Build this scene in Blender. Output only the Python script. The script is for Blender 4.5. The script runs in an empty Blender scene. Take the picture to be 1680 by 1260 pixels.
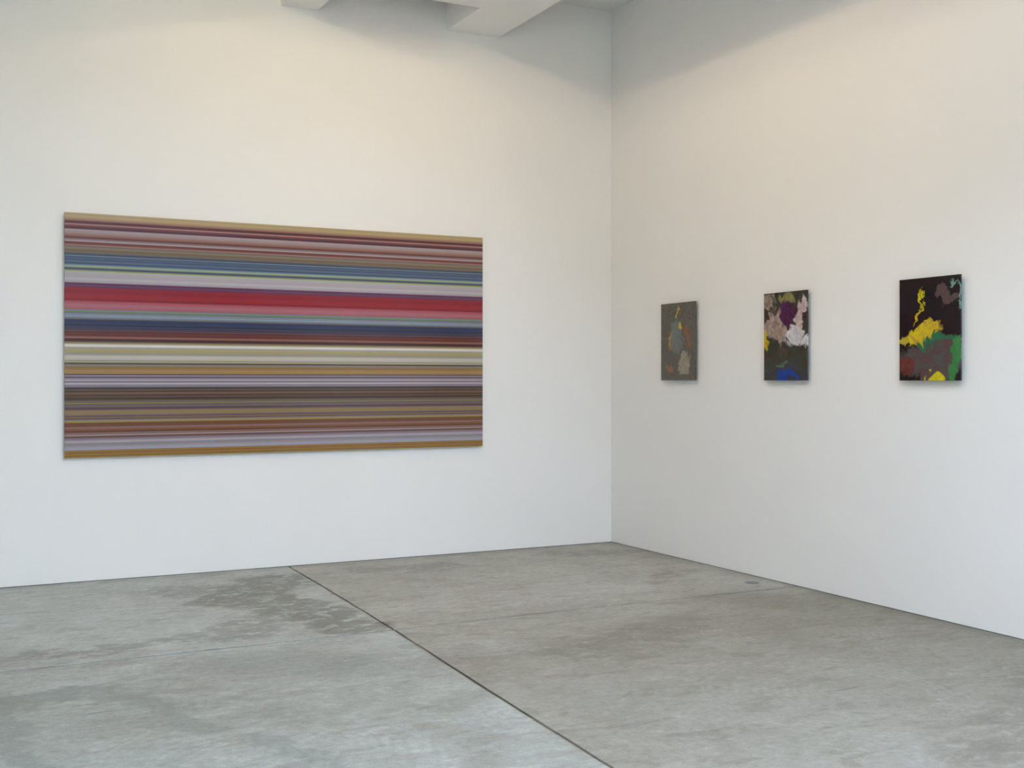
import bpy, bmesh, math, random
from mathutils import Vector

C = bpy.context.scene.collection
S = 1.328            # camera height in metres; plan coordinates below are metres
CAM = (-3.7482 * S, -6.0128 * S, S)

# ------------------------------------------------------------------ helpers
def link(name, bm, mats, parent=None, smooth=False):
    me = bpy.data.meshes.new(name)
    bmesh.ops.recalc_face_normals(bm, faces=bm.faces)
    bm.to_mesh(me); bm.free()
    for m in (mats if isinstance(mats, (list, tuple)) else [mats]):
        me.materials.append(m)
    if smooth:
        for p in me.polygons: p.use_smooth = True
    o = bpy.data.objects.new(name, me)
    C.objects.link(o)
    if parent: o.parent = parent
    return o

def add_box(bm, lo, hi, bevel=0.0, seg=2, mi=0):
    vs = [bm.verts.new((x, y, z)) for x in (lo[0], hi[0]) for y in (lo[1], hi[1]) for z in (lo[2], hi[2])]
    fs = [(0, 1, 3, 2), (4, 6, 7, 5), (0, 4, 5, 1), (2, 3, 7, 6), (0, 2, 6, 4), (1, 5, 7, 3)]
    faces = [bm.faces.new([vs[i] for i in f]) for f in fs]
    for f in faces: f.material_index = mi
    if bevel > 0:
        es = list({e for f in faces for e in f.edges})
        bmesh.ops.bevel(bm, geom=es, offset=bevel, segments=seg, affect='EDGES', profile=0.5)
    return faces

def box_obj(name, lo, hi, m, parent=None, bevel=0.0):
    bm = bmesh.new(); add_box(bm, lo, hi, bevel)
    return link(name, bm, m, parent)

def structure(o):
    o['kind'] = 'structure'; return o

def thing(name, label, cat, loc, group=None):
    o = bpy.data.objects.new(name, None); C.objects.link(o)
    o.location = loc; o['label'] = label; o['category'] = cat
    o.empty_display_size = 0.1
    if group: o['group'] = group
    return o

def s2l(c):
    r = []
    for v in c:
        v /= 255.0
        r.append(v / 12.92 if v <= 0.04045 else ((v + 0.055) / 1.055) ** 2.4)
    return tuple(r) + (1.0,)

def lamp(name, kind, loc, q, energy, parent=None, size=None, rot=None, radius=0.02):
    l = bpy.data.lights.new(name, kind); col, v = EM[q]
    l.color = col[:3]; l.energy = energy * v
    if kind == 'AREA':
        l.shape = 'RECTANGLE'; l.size, l.size_y = size
    else: l.shadow_soft_size = radius
    o = bpy.data.objects.new(name, l); C.objects.link(o); o.location = loc
    if rot: o.rotation_euler = rot
    if parent: o.parent = parent
    return o

class NT:
    def __init__(self, name):
        self.m = bpy.data.materials.new(name); self.m.use_nodes = True
        self.t = self.m.node_tree
        self.b = self.t.nodes['Principled BSDF']
    def n(self, typ, **kw):
        nd = self.t.nodes.new(typ)
        for k, v in kw.items(): setattr(nd, k, v)
        return nd
    def put(self, sock, v):
        if isinstance(v, bpy.types.NodeSocket): self.t.links.new(v, sock)
        elif v is not None: sock.default_value = v
    def math(self, op, a, b=None, c=None, clamp=False):
        nd = self.n('ShaderNodeMath', operation=op, use_clamp=clamp)
        self.put(nd.inputs[0], a)
        if b is not None: self.put(nd.inputs[1], b)
        if c is not None: self.put(nd.inputs[2], c)
        return nd.outputs[0]
    def vmath(self, op, a, b=None, scale=None):
        nd = self.n('ShaderNodeVectorMath', operation=op)
        self.put(nd.inputs[0], a)
        if b is not None: self.put(nd.inputs[1], b)
        if scale is not None: self.put(nd.inputs['Scale'], scale)
        return nd.outputs['Value'] if op in ('LENGTH', 'DOT_PRODUCT', 'DISTANCE') else nd.outputs['Vector']
    def noise(self, vec, scale, detail=4, rough=0.5, dist=0.0, out='Fac'):
        nd = self.n('ShaderNodeTexNoise')
        self.put(nd.inputs['Vector'], vec)
        nd.inputs['Scale'].default_value = scale; nd.inputs['Detail'].default_value = detail
        nd.inputs['Roughness'].default_value = rough; nd.inputs['Distortion'].default_value = dist
        return nd.outputs[out]
    def mapping(self, vec, loc=(0, 0, 0), rot=(0, 0, 0), scale=(1, 1, 1)):
        nd = self.n('ShaderNodeMapping')
        self.put(nd.inputs['Vector'], vec)
        nd.inputs['Location'].default_value = loc; nd.inputs['Rotation'].default_value = rot
        nd.inputs['Scale'].default_value = scale
        return nd.outputs[0]
    def rng(self, v, a, b, c=0.0, d=1.0, smooth=False):
        nd = self.n('ShaderNodeMapRange')
        if smooth: nd.interpolation_type = 'SMOOTHSTEP'
        self.put(nd.inputs['Value'], v)
        for i, k in ((1, a), (2, b), (3, c), (4, d)): nd.inputs[i].default_value = k
        return nd.outputs[0]
    def mix(self, f, a, b, mode='MIX'):
        nd = self.n('ShaderNodeMix', data_type='RGBA', blend_type=mode)
        self.put(nd.inputs[0], f); self.put(nd.inputs[6], a); self.put(nd.inputs[7], b)
        return nd.outputs[2]
    def ramp(self, f, stops, interp='LINEAR'):
        nd = self.n('ShaderNodeValToRGB')
        cr = nd.color_ramp; cr.interpolation = interp
        cr.elements[0].position = stops[0][0]; cr.elements[0].color = stops[0][1]
        cr.elements[1].position = stops[1][0]; cr.elements[1].color = stops[1][1]
        for p, c in stops[2:]:
            e = cr.elements.new(p); e.color = c
        self.put(nd.inputs[0], f)
        return nd.outputs[0]
    def bump(self, h, strength, dist):
        nd = self.n('ShaderNodeBump')
        nd.inputs['Strength'].default_value = strength; nd.inputs['Distance'].default_value = dist
        self.put(nd.inputs['Height'], h)
        self.t.links.new(nd.outputs[0], self.b.inputs['Normal'])
    def obj(self):
        return self.n('ShaderNodeTexCoord').outputs['Object']

# light given off by each lamp, rooflight and added frosted pane: colour, strength
EM = {}
for _q, _c in {'a': (34.0, 25.0, 11.5), 'a2': (41.0, 42.0, 38.0), 'e': (50.0, 37.0, 25.0), 'b': (37.0, 25.0, 15.0),
               'pm': (47.0, 59.0, 80.0), 'ws': (7.4, 7.1, 6.1)}.items():
    _m = max(_c); EM[_q] = ((_c[0] / _m, _c[1] / _m, _c[2] / _m, 1), _m)
# ------------------------------------------------------------------ plain materials
def mat_plaster(name, col, bump=0.12):
    k = NT(name); o = k.obj()
    n1 = k.noise(o, 1.3, 1, 0.5)
    c = k.mix(k.rng(n1, 0.3, 0.7), tuple(x * 0.985 for x in col[:3]) + (1,), col)
    k.put(k.b.inputs['Base Color'], c)
    k.b.inputs['Roughness'].default_value = 0.75
    k.b.inputs['Specular IOR Level'].default_value = 0.25
    return k.m

def mat_simple(name, col, rough=0.5, metal=0.0, spec=0.5):
    k = NT(name); o = k.obj()
    n = k.noise(o, 30, 3, 0.6)
    k.put(k.b.inputs['Base Color'], k.mix(n, tuple(x * 0.92 for x in col[:3]) + (1,), col))
    k.b.inputs['Roughness'].default_value = rough; k.b.inputs['Metallic'].default_value = metal
    k.b.inputs['Specular IOR Level'].default_value = spec
    return k.m

M_wall = mat_plaster('white_wall_paint', (0.80, 0.80, 0.795, 1))
M_ceil = mat_plaster('white_ceiling_paint', (0.78, 0.78, 0.77, 1))
M_beam = mat_plaster('white_beam_paint', (0.86, 0.86, 0.85, 1))
M_gap = mat_simple('dark_wall_gap', (0.22, 0.22, 0.21, 1), 0.9)
M_alu = mat_simple('aluminium', (0.62, 0.62, 0.62, 1), 0.35, 0.9)
M_wood = mat_simple('pale_subframe', (0.30, 0.28, 0.25, 1), 0.7)
M_cap = mat_simple('dull_grey_cap', (0.17, 0.18, 0.18, 1), 0.65)
M_rim = mat_simple('cap_rim', (0.24, 0.24, 0.23, 1), 0.6)
M_frame = mat_simple('window_frame_paint', (0.6, 0.6, 0.6, 1), 0.5)
M_lamp_body = mat_simple('white_lamp_housing', (0.8, 0.8, 0.8, 1), 0.5)

# ------------------------------------------------------------------ concrete floor material
J1 = [(-2.026*S, 0.0), (-2.040*S, -0.60*S), (-2.089*S, -1.71*S), (-2.176*S, -3.48*S), (-2.31*S, -6.2*S), (-2.45*S, -9.0*S)]
J2 = [(-9.0, -1.83*S), (-3.526*S, -1.728*S), (-2.089*S, -1.71*S), (-1.2*S, -1.69*S), (0.0, -1.693*S)]

def mat_concrete():
    k = NT('worn_concrete'); o = k.obj()
    P = k.mapping(o, scale=(1, 1, 0))
    # distorted coordinate used by the stain outlines
    d1 = k.noise(P, 2.2, 4, 0.62, out='Color'); d2 = k.noise(P, 9.0, 3, 0.65, out='Color')
    W = k.vmath('ADD', P, k.vmath('SCALE', k.vmath('SUBTRACT', d1, (0.5, 0.5, 0.5)), scale=0.62))
    W = k.vmath('ADD', W, k.vmath('SCALE', k.vmath('SUBTRACT', d2, (0.5, 0.5, 0.5)), scale=0.22))
    W = k.vmath('MULTIPLY', W, (1, 1, 0))
    big = k.noise(P, 0.55, 5, 0.55, 0.4)
    mid = k.noise(P, 2.4, 7, 0.65, 0.6)
    strk = k.noise(k.mapping(P, rot=(0, 0, math.radians(27)), scale=(1.0, 2.6, 1)), 3.2, 7, 0.68, 0.8)
    fine = k.noise(P, 26, 5, 0.75, 0.3)
    lace = k.noise(k.mapping(P, rot=(0, 0, math.radians(20)), scale=(1, 1.7, 1)), 8.5, 8, 0.72, 0.5)
    grain = k.noise(P, 140, 2, 0.6)
    base = k.ramp(mid, [(0.28, s2l((148, 148, 141))), (0.42, s2l((164, 165, 159))), (0.55, s2l((173, 175, 170))), (0.72, s2l((183, 186, 182)))])
    # cooler pale laitance
    pale = k.rng(big, 0.46, 0.66, smooth=True)
    base = k.mix(k.math('MULTIPLY', pale, 0.45), base, s2l((176, 182, 179)))
    # pale lacy laitance left between the worn spots
    base = k.mix(k.math('MULTIPLY', k.rng(lace, 0.54, 0.62), 0.38), base, s2l((198, 201, 197)))
    base = k.mix(k.math('MULTIPLY', k.rng(lace, 0.45, 0.38), 0.30), base, s2l((140, 140, 133)))
    # brownish worn areas
    brown = k.math('MULTIPLY', k.rng(strk, 0.52, 0.62, smooth=True), 0.42)
    base = k.mix(brown, base, s2l((143, 139, 129)))
    # stains with their own outlines: capsules in plan (x0,y0,x1,y1,radius,strength)
    def capsule(x0, y0, x1, y1, r, soft=0.35):
        dx, dy = x1 - x0, y1 - y0
        L2 = max(dx * dx + dy * dy, 1e-6)
        rel = k.vmath('SUBTRACT', W, (x0, y0, 0))
        t = k.math('MULTIPLY', k.vmath('DOT_PRODUCT', rel, (dx, dy, 0)), 1.0 / L2, clamp=True)
        q = k.vmath('SCALE', (dx, dy, 0), scale=t)
        d = k.vmath('DISTANCE', rel, q)
        return k.rng(d, r * (1 - soft), r * (1 + soft), 1.0, 0.0, smooth=True)
    def union(items):
        acc = None
        for it in items:
            s = it[5]; c = k.math('MULTIPLY', capsule(*it[:5], *(it[6:7])), s)
            acc = c if acc is None else k.math('MAXIMUM', acc, c)
        return acc
    st = union(STAINS)
    gate = k.rng(lace, 0.60, 0.50, 0.15, 1.0)
    base = k.mix(k.math('MULTIPLY', k.math('MULTIPLY', st, gate), 1.15, clamp=True), base, s2l((131, 130, 122)))
    wt = union(WET)
    base = k.mix(wt, base, s2l((141, 146, 142)))
    # edges next to the walls are dirtier
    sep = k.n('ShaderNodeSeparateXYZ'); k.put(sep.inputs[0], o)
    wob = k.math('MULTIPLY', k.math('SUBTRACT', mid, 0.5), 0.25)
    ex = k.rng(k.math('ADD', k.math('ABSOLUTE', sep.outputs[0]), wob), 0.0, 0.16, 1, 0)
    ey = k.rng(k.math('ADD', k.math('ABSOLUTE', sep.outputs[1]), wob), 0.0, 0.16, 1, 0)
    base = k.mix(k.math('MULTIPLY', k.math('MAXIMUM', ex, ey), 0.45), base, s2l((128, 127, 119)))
    # trowel arcs
    arcs = []
    for (cx, cy, rad, sc) in ARCS:
        rel = k.vmath('SUBTRACT', P, (cx, cy, 0))
        rel = k.vmath('ADD', rel, k.vmath('SCALE', k.vmath('SUBTRACT', d1, (0.5, 0.5, 0.5)), scale=0.2))
        dd = k.vmath('LENGTH', rel)
        w = k.math('SINE', k.math('MULTIPLY', dd, sc))
        msk = k.math('MULTIPLY', k.rng(dd, rad * 0.6, rad, 1, 0), k.rng(mid, 0.42, 0.6))
        arcs.append(k.math('MULTIPLY', w, msk))
    arc = arcs[0]
    for a in arcs[1:]: arc = k.math('ADD', arc, a)
    # fine value break-up
    f = k.math('ADD', k.rng(fine, 0.25, 0.75, 0.80, 1.20), k.rng(grain, 0.3, 0.7, -0.08, 0.08))
    f = k.math('ADD', f, k.math('MULTIPLY', arc, 0.06))
    speck = k.rng(k.noise(P, 55, 2, 0.5), 0.70, 0.74, 0.0, 0.22)
    f = k.math('SUBTRACT', f, speck)
    base = k.mix(1.0, base, f, 'MULTIPLY')
    # scratches: long thin dark marks
    scr = k.noise(k.mapping(P, rot=(0, 0, math.radians(25)), scale=(0.9, 11, 1)), 3.0, 4, 0.6, 0.3)
    base = k.mix(k.rng(scr, 0.66, 0.70, 0, 0.5), base, s2l((112, 112, 106)))
    sc2 = k.noise(k.mapping(P, rot=(0, 0, math.radians(-8)), scale=(0.6, 14, 1)), 4.0, 3, 0.6, 0.2)
    base = k.mix(k.rng(sc2, 0.67, 0.72, 0, 0.35), base, s2l((196, 199, 196)))
    # dirt in the joints (below floor level)
    dirt = k.rng(sep.outputs[2], -0.0035, -0.0008, 1, 0)
    base = k.mix(k.math('MULTIPLY', dirt, 0.68), base, s2l((88, 90, 86)))
    base = k.mix(k.rng(sep.outputs[2], 0.0001, 0.0009), base, s2l((205, 208, 206)))
    # pours differ in cast; tints also offset the lighting, darker on the near half
    east = k.rng(k.math('ADD', sep.outputs[0], k.math('MULTIPLY', sep.outputs[1], -0.045)), -2.70, -2.69)
    north = k.rng(k.math('ADD', sep.outputs[1], k.math('MULTIPLY', k.math('SUBTRACT', big, 0.5), 2.5)), -2.9, -1.9)
    t_s = k.mix(east, POUR_LIGHT_TINT['sw'], POUR_LIGHT_TINT['se']); t_n = k.mix(east, POUR_LIGHT_TINT['nw'], POUR_LIGHT_TINT['ne'])
    base = k.mix(1.0, base, k.mix(north, t_s, t_n), 'MULTIPLY')
    k.put(k.b.inputs['Base Color'], base)
    k.put(k.b.inputs['Roughness'], k.rng(mid, 0.3, 0.7, 0.5, 0.72))
    k.b.inputs['Specular IOR Level'].default_value = 0.4
    h = k.math('MULTIPLY', fine, 0.5)
    h = k.math('ADD', h, k.math('MULTIPLY', grain, 0.12))
    k.bump(h, 0.35, 0.006)
    return k.m

# filled in below from positions read off the floor (metres)
STAINS = [
    (-2.95, -0.50, -3.30, -1.10, 0.26, 0.85, 0.30),
    (-3.20, -0.95, -2.95, -2.00, 0.20, 0.90, 0.25),
    (-3.55, -0.60, -3.20, -0.75, 0.20, 0.55, 0.40),
    (-3.30, -1.70, -3.55, -2.00, 0.18, 0.60, 0.40),
    (-3.70, -2.02, -4.60, -2.10, 0.09, 0.55, 0.45),
    (-2.30, -0.35, -1.70, -0.45, 0.16, 0.40, 0.5),
    (-0.75, -0.35, -0.25, -0.45, 0.12, 0.45, 0.5),
    (-0.70, -1.65, -0.30, -1.45, 0.10, 0.50, 0.5),
    (-0.9, -5.0, -0.5, -4.6, 0.25, 0.45, 0.6),
    (-1.6, -5.2, -1.1, -5.1, 0.20, 0.40, 0.6),
    (-2.1, -3.2, -1.6, -3.0, 0.25, 0.30, 0.6),
]
WET = [
    (-5.3, -2.75, -4.5, -2.85, 0.10, 0.75, 0.35),
    (-4.35, -2.85, -4.05, -3.5, 0.07, 0.6, 0.45),
    (-3.95, -3.7, -3.7, -4.3, 0.06, 0.55, 0.5),
    (-4.72, -2.95, -4.62, -4.4, 0.06, 0.55, 0.5),
    (-3.6, -2.6, -3.2, -2.9, 0.2, 0.35, 0.6),
]
ARCS = [(-1.5, -4.3, 1.1, 150), (-2.65, -2.35, 0.5, 170), (-0.9, -3.3, 0.7, 160), (-4.0, -4.0, 0.9, 150)]
POUR_LIGHT_TINT = {'sw': (0.67, 0.655, 0.61, 1), 'nw': (0.94, 0.95, 0.94, 1), 'se': (0.545, 0.49, 0.425, 1), 'ne': (0.86, 0.82, 0.77, 1)}  # concrete casts with the lighting offset mixed into the colour
M_floor = mat_concrete()

# ------------------------------------------------------------------ floor mesh with real control joints
def lerp_poly(poly, v, axis):
    o = 1 - axis
    for a, b in zip(poly, poly[1:]):
        if (a[axis] - v) * (b[axis] - v) <= 0 and a[axis] != b[axis]:
            t = (v - a[axis]) / (b[axis] - a[axis]); return a[o] + t * (b[o] - a[o])
    e = poly[0] if abs(poly[0][axis] - v) < abs(poly[-1][axis] - v) else poly[-1]
    return e[o]

X0, X1, Y0, Y1 = -9.0, 0.0, -12.0, 0.0
def build_floor():
    rnd = random.Random(4)
    bm = bmesh.new()
    w, d, w2 = 0.0065, 0.009, 0.012
    j2y = lambda x: lerp_poly(J2, x, 0)
    j1x = lambda y: lerp_poly(J1, y, 1)
    # columns: parametric u in x ; rows: parametric in y, both bent along the joints
    def spread(a, b, n): return [a + (b - a) * i / n for i in range(n + 1)]
    cols = [('f', t) for t in spread(0, 1, 40)[:-1]] + [('j', -w), ('j', -w * .55), ('j', 0.0), ('j', w * .55), ('j', w)] + [('g', t) for t in spread(0, 1, 22)[1:]]
    rows = [('f', t) for t in spread(0, 1, 20)[:-1]] + [('j', w2), ('j', w2 * .6), ('j', -w2 * .6), ('j', -w2)] + [('g', t) for t in spread(0, 1, 60)[1:]]
    grid = []
    for ri, (rk, rv) in enumerate(rows):
        line = []
        for ci, (ck, cv) in enumerate(cols):
            y = -2.3
            jw = rnd.uniform(0.7, 1.35)
            for _ in range(3):
                jx = j1x(y) + 0.003 * math.sin(y * 2.1) + 0.0012 * math.sin(y * 13.0)
                if ck == 'f': x = X0 + (jx - w - X0) * cv
                elif ck == 'g': x = jx + w + (X1 - jx - w) * cv
                else: x = jx + cv * jw
                jy = j2y(x) + 0.003 * math.sin(x * 2.3) + 0.0015 * math.sin(x * 9.0)
                if rk == 'f': y = Y1 + (jy + w2 - Y1) * rv
                elif rk == 'g': y = jy - w2 + (Y0 - jy + w2) * rv
                else: y = jy + rv * jw
            dep = 0
            if ck == 'j' and abs(cv) < w: dep = d
            if ck == 'j' and cv == 0.0 and y < -2.6:      # pale filler squeezed up in the middle of the joint
                dep = -0.0012 if math.sin(y * 2.3) > -0.35 and not -3.9 < y < -3.4 else d * 0.5
            # the cross joint fades out in places and is shallow east of the long joint
            if rk == 'j' and abs(rv) < w2:
                amp = 1.0 if x < -3.1 else 0.62
                if x > -2.7: amp = 0.45 * (0.5 + 0.5 * math.sin(x * 4 + 2.6)) + 0.25
                dep = max(dep, d * amp) if dep >= 0 else dep
            line.append(bm.verts.new((x, y, -dep)))
        grid.append(line)
    for r in range(len(rows) - 1):
        for c in range(len(cols) - 1):
            bm.faces.new((grid[r][c], grid[r][c + 1], grid[r + 1][c + 1], grid[r + 1][c]))
    # slab thickness
    bmesh.ops.recalc_face_normals(bm, faces=bm.faces)
    border = [e for e in bm.edges if e.is_boundary]
    ret = bmesh.ops.extrude_edge_only(bm, edges=border)
    for g in ret['geom']:
        if isinstance(g, bmesh.types.BMVert): g.co.z = -0.2
    o = link('floor', bm, M_floor)
    return structure(o)
floor = build_floor()

# ------------------------------------------------------------------ walls (painted skins stop a finger's width above the slab)
GAP = 0.0035
CEIL = 3.258 * S
def wall(name, lo, hi):
    return structure(box_obj(name, lo, hi, M_wall))
wn = wall('wall_north', (X0, 0.0, GAP), (0.20, 0.20, CEIL + 0.2))
we = wall('wall_east', (0.0, Y0, GAP), (0.20, 0.0, CEIL + 0.2))
structure(box_obj('wall_north_base_gap', (X0, 0.008, -0.1), (0.20, 0.19, GAP), M_gap, wn))
structure(box_obj('wall_east_base_gap', (0.008, Y0, -0.1), (0.19, 0.0, GAP), M_gap, we))

def wall_with_openings(name, axis, pos, th, a0, a1, opens):
    """axis 'x': wall lies at x=pos running in y; 'y': at y=pos running in x."""
    bm = bmesh.new()
    def b(u0, u1, z0, z1):
        if axis == 'x': add_box(bm, (pos - th, u0, z0), (pos, u1, z1))
        else: add_box(bm, (u0, pos - th, z0), (u1, pos, z1))
    u = a0
    for (u0, u1, z0, z1) in opens:
        b(u, u0, 0.0, CEIL + 0.2); b(u0, u1, 0.0, z0); b(u0, u1, z1, CEIL + 0.2); u = u1
    b(u, a1, 0.0, CEIL + 0.2)
    return structure(link(name, bm, M_wall))
WINS = (-8.3, -4.2, 0.6, 3.4)      # unseen glazing behind the camera, added for its fill light
wall_with_openings('wall_south', 'y', Y0, 0.25, X0 - 0.25, 0.20, [WINS])
wall_with_openings('wall_west', 'x', X0, 0.25, Y0, 0.20, [])
def fill_window(name, axis, pos, op, m):
    u0, u1, z0, z1 = op
    def put(bm, a, b_, c, d_, e0=-0.16, e1=-0.10):
        if axis == 'x': add_box(bm, (pos + e0, a, c), (pos + e1, b_, d_))
        else: add_box(bm, (a, pos + e0, c), (b_, pos + e1, d_))
    bm = bmesh.new(); t = 0.05; n = 3
    put(bm, u0, u1, z0, z0 + t); put(bm, u0, u1, z1 - t, z1)
    for i in range(n + 1):
        c = u0 + t / 2 + (u1 - u0 - t) * i / n
        put(bm, c - t / 2, c + t / 2, z0 + t, z1 - t)
    fr = structure(link(name, bm, M_frame))
    for i in range(n):
        c0 = u0 + t + (u1 - u0 - t) * i / n; c1 = u0 + (u1 - u0 - t) * (i + 1) / n
        bm = bmesh.new(); put(bm, c0, c1, z0 + t, z1 - t, -0.14, -0.13)
        link('pane', bm, m, fr)['kind'] = 'structure'
    # area lamp just inside the panes, added to fill the room
    W_, H_ = u1 - u0 - 2 * t, z1 - z0 - 2 * t
    lamp('area_light', 'AREA', ((u0 + u1) / 2, pos - 0.095, (z0 + z1) / 2), 'ws', math.pi * W_ * H_, fr, (W_, H_), (math.pi / 2, 0, math.pi))
fill_window('fill_window_1', 'y', Y0, WINS, mat_simple('frosted_glass', (0.8, 0.84, 0.84, 1), 0.35))

# ------------------------------------------------------------------ ceiling, downstand beams
ceiling = structure(box_obj('ceiling', (X0, Y0, CEIL), (0.0, 0.0, CEIL + 0.18), M_ceil))
BZ = 2.992 * S
ax0, ax1 = -2.068 * S, -1.866 * S          # beam A
bx0, bx1 = -1.106 * S, -0.778 * S          # beam B
CY0, CY1 = -1.02, -0.446 * S               # cross member between them
def make_grid():
    """all the long beams and cross members are one cast downstand grid under the ceiling"""
    rects = []
    longs = [(-6.86, -6.59), (-5.49, -5.22), (-4.12, -3.85), (ax0, ax1), (bx0, bx1)]
    bm = bmesh.new()
    for a, b in longs: add_box(bm, (a, Y0, BZ), (b, 0.0, CEIL))
    for (a, b), (c, d) in zip(longs, longs[1:]):
        for yy in ((0.0, -4.2, -8.4) if a == ax0 else (-4.2, -8.4)):
            add_box(bm, (b, CY0 + yy, BZ), (c, CY1 + yy, CEIL))
    return structure(link('trim_1', bm, M_beam))
make_grid()

# ------------------------------------------------------------------ pictures
def mat_stripes(W, H):
    """plain run of horizontal bands, invented in order and width, in the wine, red, navy, cream and ochre range"""
    k = NT('striped_print'); o = k.obj()
    sep = k.n('ShaderNodeSeparateXYZ'); k.put(sep.inputs[0], o)
    v = k.math('DIVIDE', k.math('SUBTRACT', H / 2, sep.outputs[2]), H)      # 0 top .. 1 bottom
    zones = [
        (0.030, [(163, 143, 106), (172, 152, 112)]),
        (0.135, [(108, 62, 62), (160, 142, 146), (86, 50, 58), (140, 100, 92), (176, 160, 160), (128, 66, 58), (70, 52, 72)]),
        (0.170, [(120, 108, 96), (136, 120, 108), (128, 112, 84)]),
        (0.240, [(150, 164, 104), (92, 112, 134), (66, 84, 118), (128, 140, 150), (74, 72, 112)]),
        (0.285, [(182, 176, 184), (168, 158, 170), (196, 190, 194)]),
        (0.305, [(88, 48, 86), (108, 68, 92)]),
        (0.362, [(150, 34, 48), (164, 42, 54), (156, 36, 46)]),
        (0.395, [(168, 92, 108), (178, 112, 122), (160, 78, 92)]),
        (0.435, [(112, 126, 148), (150, 158, 170), (112, 132, 72), (132, 134, 130)]),
        (0.480, [(32, 44, 84), (52, 56, 78), (78, 66, 82), (38, 52, 92)]),
        (0.530, [(86, 42, 42), (112, 58, 50), (60, 38, 46), (140, 96, 84)]),
        (0.615, [(192, 184, 176), (160, 142, 96), (200, 190, 174), (140, 138, 132), (178, 166, 116), (206, 200, 194)]),
        (0.660, [(156, 124, 76), (50, 52, 66), (146, 130, 118), (168, 132, 84)]),
        (0.715, [(78, 62, 88), (122, 114, 134), (184, 172, 176), (92, 78, 102), (146, 136, 142)]),
        (0.770, [(96, 72, 48), (62, 50, 44), (118, 96, 78), (104, 58, 50)]),
        (0.860, [(150, 134, 64), (88, 74, 88), (106, 90, 96), (122, 108, 104), (96, 66, 78), (136, 112, 92)]),
        (0.925, [(112, 66, 44), (150, 124, 130), (128, 82, 50), (158, 146, 150), (92, 46, 46)]),
        (0.970, [(150, 148, 164), (172, 172, 186), (126, 116, 134), (162, 150, 150)]),
        (1.001, [(130, 86, 52), (146, 116, 46)]),
    ]
    rnd = random.Random(17)
    stops = []; p = 0.0; last = None
    for end, pal in zones:
        while p < end - 0.0015:
            c = rnd.choice([q for q in pal if q != last] or pal); last = c
            w = rnd.choice((0.0028, 0.004, 0.0055, 0.008, 0.011)) * (1.5 if len(pal) <= 3 else 1.0)
            j = rnd.uniform(0.86, 1.12)
            stops.append((p, s2l(tuple(min(225, q * j * 0.93) for q in c))))
            p = min(end, p + w)
        p = end
    # several colour ramps side by side, each at most 30 stops
    chunks = [stops[i:i + 30] for i in range(0, len(stops), 30)]
    col = None
    for i, ch in enumerate(chunks):
        ch = list(ch)
        a = ch[0][0]; b = chunks[i + 1][0][0] if i + 1 < len(chunks) else 1.001
        f = k.math('DIVIDE', k.math('SUBTRACT', v, a), b - a)
        c = k.ramp(f, [((q - a) / (b - a), cc) for q, cc in ch] if len(ch) > 1 else [(0, ch[0][1]), (1, ch[0][1])], 'EASE')
        col = c if col is None else k.mix(k.math('GREATER_THAN', v, a), col, c)
    k.put(k.b.inputs['Base Color'], col)
    k.b.inputs['Roughness'].default_value = 0.16
    k.b.inputs['Specular IOR Level'].default_value = 0.45
    return k.m

def mat_smears(name, seed, ground, accents, H, W):
    """generic smeared blotches: a dark ground and a few soft-edged areas of colour"""
    k = NT(name); o = k.obj()
    P = k.mapping(o, loc=(seed * 3.1, seed * 1.7, seed * 2.3))
    warp = k.vmath('SCALE', k.vmath('SUBTRACT', k.noise(P, 6, 5, 0.6, 0.5, out='Color'), (0.5, 0.5, 0.5)), scale=0.30)
    warp2 = k.vmath('SCALE', k.vmath('SUBTRACT', k.noise(P, 28, 4, 0.6, 0.8, out='Color'), (0.5, 0.5, 0.5)), scale=0.032)
    Q = k.vmath('ADD', k.vmath('ADD', o, warp), warp2)
    n = k.noise(P, 11, 6, 0.65, 1.6)
    n = k.rng(n, 0.32, 0.68)
    step = 1.0 / (len(ground) - 1)
    col = k.ramp(n, [(i * step, s2l(c)) for i, c in enumerate(ground)])
    for (u, v, ru, rv, c1, c2, s) in accents:      # u right 0..1, v down 0..1, radii as fractions
        ctr = (0, W / 2 - u * W, H / 2 - v * H)
        rel = k.vmath('MULTIPLY', k.vmath('SUBTRACT', Q, ctr), (0, 1 / (ru * W), 1 / (rv * H)))
        d = k.vmath('LENGTH', rel)
        m = k.math('MULTIPLY', k.rng(d, 0.85, 1.12, 1, 0, smooth=True), s)
        n2 = k.rng(k.noise(k.mapping(P, loc=(u * 9, v * 7, 0)), 17, 5, 0.65, 1.5), 0.38, 0.62)
        col = k.mix(m, col, k.mix(n2, s2l(c1), s2l(c2)))
    k.put(k.b.inputs['Base Color'], col)
    k.b.inputs['Roughness'].default_value = 0.14
    k.b.inputs['Specular IOR Level'].default_value = 0.5
    return k.m

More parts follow.
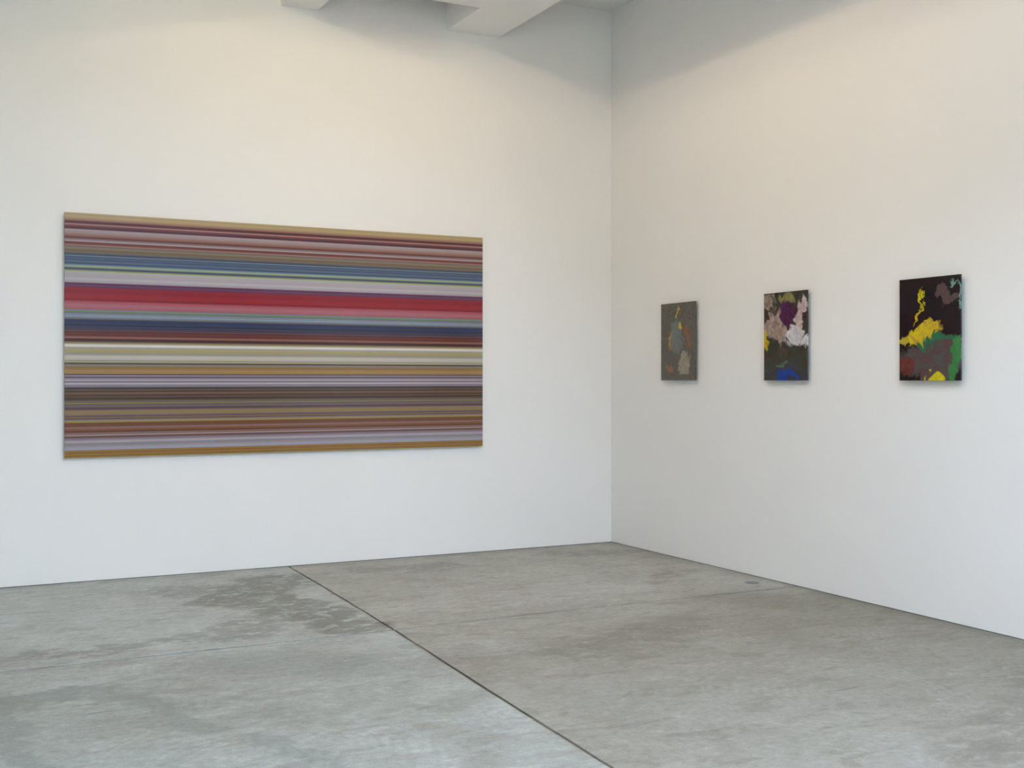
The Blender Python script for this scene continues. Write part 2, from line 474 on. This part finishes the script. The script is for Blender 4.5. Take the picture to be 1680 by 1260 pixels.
def picture(name, label, W, H, axis, centre, th, off, m_face, group=None, edge=None):
    """axis 'n': hangs on the north wall (faces -y); 'e': on the east wall (faces -x). centre lies in the wall plane"""
    root = thing(name, label, 'painting', centre, group)
    def orient(lo_u, hi_u, lo_d, hi_d, lo_z, hi_z):
        if axis == 'n': return (lo_u, -hi_d, lo_z), (hi_u, -lo_d, hi_z)
        return (-hi_d, lo_u, lo_z), (-lo_d, hi_u, hi_z)
    bm = bmesh.new()
    lo, hi = orient(-W / 2, W / 2, off, off + th, -H / 2, H / 2)
    add_box(bm, lo, hi, 0.0012, 2)
    link('panel', bm, m_face, root)
    bm = bmesh.new(); q = 0.045 if H > 1 else 0.03; fw = 0.03
    U, Z = W / 2 - q, H / 2 - q
    for (a, b, c, d) in ((-U, U, Z - fw, Z), (-U, U, -Z, -Z + fw), (-U, -U + fw, -Z + fw, Z - fw), (U - fw, U, -Z + fw, Z - fw)):
        lo, hi = orient(a, b, 0.0, off, c, d)
        add_box(bm, lo, hi)
    link('mounting_frame', bm, edge or M_alu, root)
    return root

W1, H1 = 2.262 * S, 1.203 * S
picture('striped_painting', 'large wide painting of thin horizontal multicoloured stripes on the left wall', W1, H1, 'n',
        ((-3.151 - 0.887) / 2 * S, 0.0, (1.818 + 0.6135) / 2 * S), 0.012, 0.022, mat_stripes(W1, H1))

YEL = ((196, 176, 30), (172, 140, 44))
def small(name, label, y0, y1, mat):
    W = (y0 - y1) * S; H = 0.431 * S
    picture(name, label, W, H, 'e', (0.0, (y0 + y1) / 2 * S, (1.4255 + 0.9945) / 2 * S), 0.012, 0.022,
            mat, 'small abstract paintings on the right wall')
    return W, H
WS, HS = 0.321 * S, 0.431 * S
m1 = mat_smears('grey_brown_smears', 1, [(64, 64, 54), (84, 82, 66), (76, 64, 58), (92, 90, 78)], [
    (0.46, 0.42, 0.20, 0.20, (92, 96, 92), (104, 108, 106), 0.85),
    (0.80, 0.45, 0.10, 0.14, (100, 52, 40), (130, 84, 46), 0.8),
    (0.66, 0.78, 0.19, 0.15, (150, 140, 128), (128, 118, 98), 0.9),
    (0.28, 0.50, 0.05, 0.10, (178, 128, 44), (150, 100, 50), 0.8),
    (0.62, 0.32, 0.06, 0.05, *YEL, 0.8),
    (0.44, 0.10, 0.03, 0.08, *YEL, 0.8),
    (0.24, 0.84, 0.09, 0.04, (150, 96, 44), (120, 84, 50), 0.8)], HS, WS)
m2 = mat_smears('white_violet_smears', 2, [(40, 34, 34), (64, 54, 46), (50, 62, 52), (84, 66, 58)], [
    (0.55, 0.96, 0.70, 0.14, (66, 64, 70), (50, 56, 60), 0.9),
    (0.60, 0.97, 0.26, 0.05, (20, 58, 140), (26, 66, 150), 0.95),
    (0.03, 0.48, 0.08, 0.20, (206, 186, 20), (190, 158, 30), 0.95),
    (0.12, 0.08, 0.20, 0.10, (170, 150, 140), (120, 108, 84), 0.8),
    (0.55, 0.08, 0.14, 0.06, (152, 152, 84), (120, 112, 76), 0.8),
    (0.55, 0.24, 0.20, 0.12, (84, 40, 84), (58, 26, 44), 0.95),
    (0.28, 0.38, 0.20, 0.19, (176, 158, 150), (132, 112, 98), 0.95),
    (0.86, 0.24, 0.09, 0.18, (206, 190, 190), (160, 132, 128), 0.9),
    (0.72, 0.48, 0.26, 0.15, (214, 208, 214), (178, 176, 178), 0.97),
    (0.42, 0.86, 0.14, 0.03, (96, 132, 106), (70, 96, 84), 0.7)], HS, WS)
m3 = mat_smears('black_yellow_smears', 3, [(10, 10, 12), (20, 20, 24), (38, 18, 18), (18, 22, 28)], [
    (0.60, 0.80, 0.60, 0.22, (92, 62, 64), (76, 82, 78), 0.9),
    (0.92, 0.84, 0.09, 0.26, (46, 118, 60), (58, 132, 70), 0.9),
    (0.62, 0.62, 0.34, 0.035, (34, 110, 70), (30, 96, 66), 0.9),
    (0.97, 0.13, 0.04, 0.14, (96, 140, 122), (120, 160, 150), 0.9),
    (0.76, 0.16, 0.16, 0.06, (100, 74, 66), (72, 74, 80), 0.8),
    (0.42, 0.50, 0.28, 0.10, (206, 186, 20), (178, 144, 48), 0.97),
    (0.12, 0.56, 0.13, 0.05, (198, 178, 30), (156, 130, 60), 0.95),
    (0.33, 0.22, 0.035, 0.14, (206, 190, 20), (160, 140, 20), 0.9),
    (0.60, 0.97, 0.14, 0.08, (212, 204, 22), (190, 170, 20), 0.97),
    (0.12, 0.84, 0.13, 0.10, (120, 48, 42), (88, 36, 34), 0.85)], HS, WS)
small('abstract_painting', 'small muted grey-brown abstract painting, nearest the room corner', -0.574, -0.900, m1)
small('abstract_painting', 'small abstract painting with white and violet smears and a blue patch', -1.476, -1.791, m2)
small('abstract_painting', 'small black abstract painting with bright yellow and green patches', -2.372, -2.698, m3)

# ------------------------------------------------------------------ small fittings
def disc(bm, r, z0, z1, n=32, loc=(0, 0, 0), axis='z'):
    rings = []
    for z in (z0, z1):
        ring = []
        for i in range(n):
            a = 2 * math.pi * i / n
            p = (r * math.cos(a), r * math.sin(a), z) if axis == 'z' else (z, r * math.cos(a), r * math.sin(a))
            ring.append(bm.verts.new((p[0] + loc[0], p[1] + loc[1], p[2] + loc[2])))
        rings.append(ring)
    bm.faces.new(rings[0]); bm.faces.new(rings[1])
    for i in range(n):
        bm.faces.new((rings[0][i], rings[0][(i + 1) % n], rings[1][(i + 1) % n], rings[1][i]))
cap = thing('floor_cap', 'small round dark cap set in the concrete near the right wall', 'floor cap', (-0.134 * S, -1.518 * S, 0))
bm = bmesh.new(); disc(bm, 0.043, -0.012, 0.002); link('cover', bm, M_cap, cap)
bm = bmesh.new(); disc(bm, 0.050, -0.012, 0.001); link('rim', bm, M_rim, cap)
bm = bmesh.new(); disc(bm, 0.007, -0.006, 0.0, 20, axis='x')
bmesh.ops.bevel(bm, geom=[e for e in bm.edges], offset=0.001, segments=2, affect='EDGES')
o = link('wall_plug', bm, M_wall); o.location = (0.0, -0.994 * S, 1.876 * S)
o['label'] = 'tiny white plug in the bare right wall above the first small painting'; o['category'] = 'wall plug'

# ------------------------------------------------------------------ lamps: fluorescent battens in the ceiling bays
M_opal = mat_simple('opal_diffuser', (0.85, 0.86, 0.86, 1), 0.4)
def batten(x, y, z, L, q, n=3):
    """slim rail hung between the beams with a row of small bare bulbs under it"""
    r = thing('ceiling_light', 'slim rail of small bare bulbs hung between ceiling beams', 'lamp', (x, y, CEIL), 'bulb rails between the beams')
    top = CEIL - z
    bm = bmesh.new()
    add_box(bm, (-0.03, -L / 2 - 0.03, -top + 0.08), (0.03, L / 2 + 0.03, -top + 0.11), 0.004)
    for s in (-1, 1):
        add_box(bm, (-0.01, s * L * 0.35 - 0.01, -top + 0.11), (0.01, s * L * 0.35 + 0.01, 0.0))
    link('housing', bm, M_lamp_body, r)
    for i in range(n):
        yy = -L / 2 + L * (i + 0.5) / n
        bm = bmesh.new(); disc(bm, 0.014, -top + 0.024, -top + 0.08, 16, (0, yy, 0)); link('bulb_holder', bm, M_lamp_body, r)
        lamp('bulb', 'POINT', (0, yy, -top), q, 4 * math.pi * 0.0432 / n, r)
for x, y, z, q in ((-3.42, -2.3, 4.125, 'a'), (-3.42, -4.2, 4.125, 'a2'), (-1.96, -2.0, 4.100, 'e'), (-1.96, -3.6, 4.100, 'b')):
    batten(x, y, z, 1.2, q)

# flat frosted rooflight panels further back in the bays
def roof_panel(x0, x1, y0, y1, q):
    r = thing('rooflight', 'frosted cool white rooflight panel between ceiling beams', 'rooflight', ((x0 + x1) / 2, (y0 + y1) / 2, CEIL), 'rooflight panels')
    hx, hy = (x1 - x0) / 2, (y1 - y0) / 2
    bm = bmesh.new(); add_box(bm, (-hx, -hy, -0.02), (hx, hy, -0.001)); link('diffuser', bm, M_opal, r)
    lamp('area_light', 'AREA', (0, 0, -0.022), q, math.pi * 4 * hx * hy, r, (2 * hx, 2 * hy))
    bm = bmesh.new()
    for lo, hi in (((-hx - 0.03, -hy - 0.03, -0.035), (-hx, hy + 0.03, 0)), ((hx, -hy - 0.03, -0.035), (hx + 0.03, hy + 0.03, 0)),
                   ((-hx, -hy - 0.03, -0.035), (hx, -hy, 0)), ((-hx, hy, -0.035), (hx, hy + 0.03, 0))):
        add_box(bm, lo, hi)
    link('frame', bm, M_frame, r)
for (a, b, q) in ((-3.25, -2.85, 'pm'), (-1.8, -1.55, 'pm')):
    roof_panel(a, b, -8.2, -5.6, q)

w = bpy.data.worlds.new('dim_world'); bpy.context.scene.world = w; w.use_nodes = True
bg = w.node_tree.nodes['Background']
bg.inputs[0].default_value = (0.8, 0.9, 1.0, 1); bg.inputs[1].default_value = 0.0

# ------------------------------------------------------------------ camera and view
cam = bpy.data.cameras.new('camera'); co = bpy.data.objects.new('camera', cam); C.objects.link(co)
co.location = CAM; co.rotation_euler = (math.pi / 2, 0, -0.471176)
cam.sensor_width = 36; cam.lens = 1884.22 / 1680 * 36; cam.shift_y = -7.77 / 1680
cam.clip_start = 0.05
sc = bpy.context.scene; sc.camera = co
sc.view_settings.view_transform = 'Standard'; sc.view_settings.look = 'None'
sc.view_settings.exposure = 0.05; sc.view_settings.gamma = 1; sc.view_settings.use_curve_mapping = False
sc.cycles.max_bounces = 8; sc.cycles.diffuse_bounces = 6
sc.cycles.adaptive_threshold = 0.02
sc.cycles.sample_clamp_indirect = 0.0
sc.cycles.caustics_reflective = False; sc.cycles.caustics_refractive = False
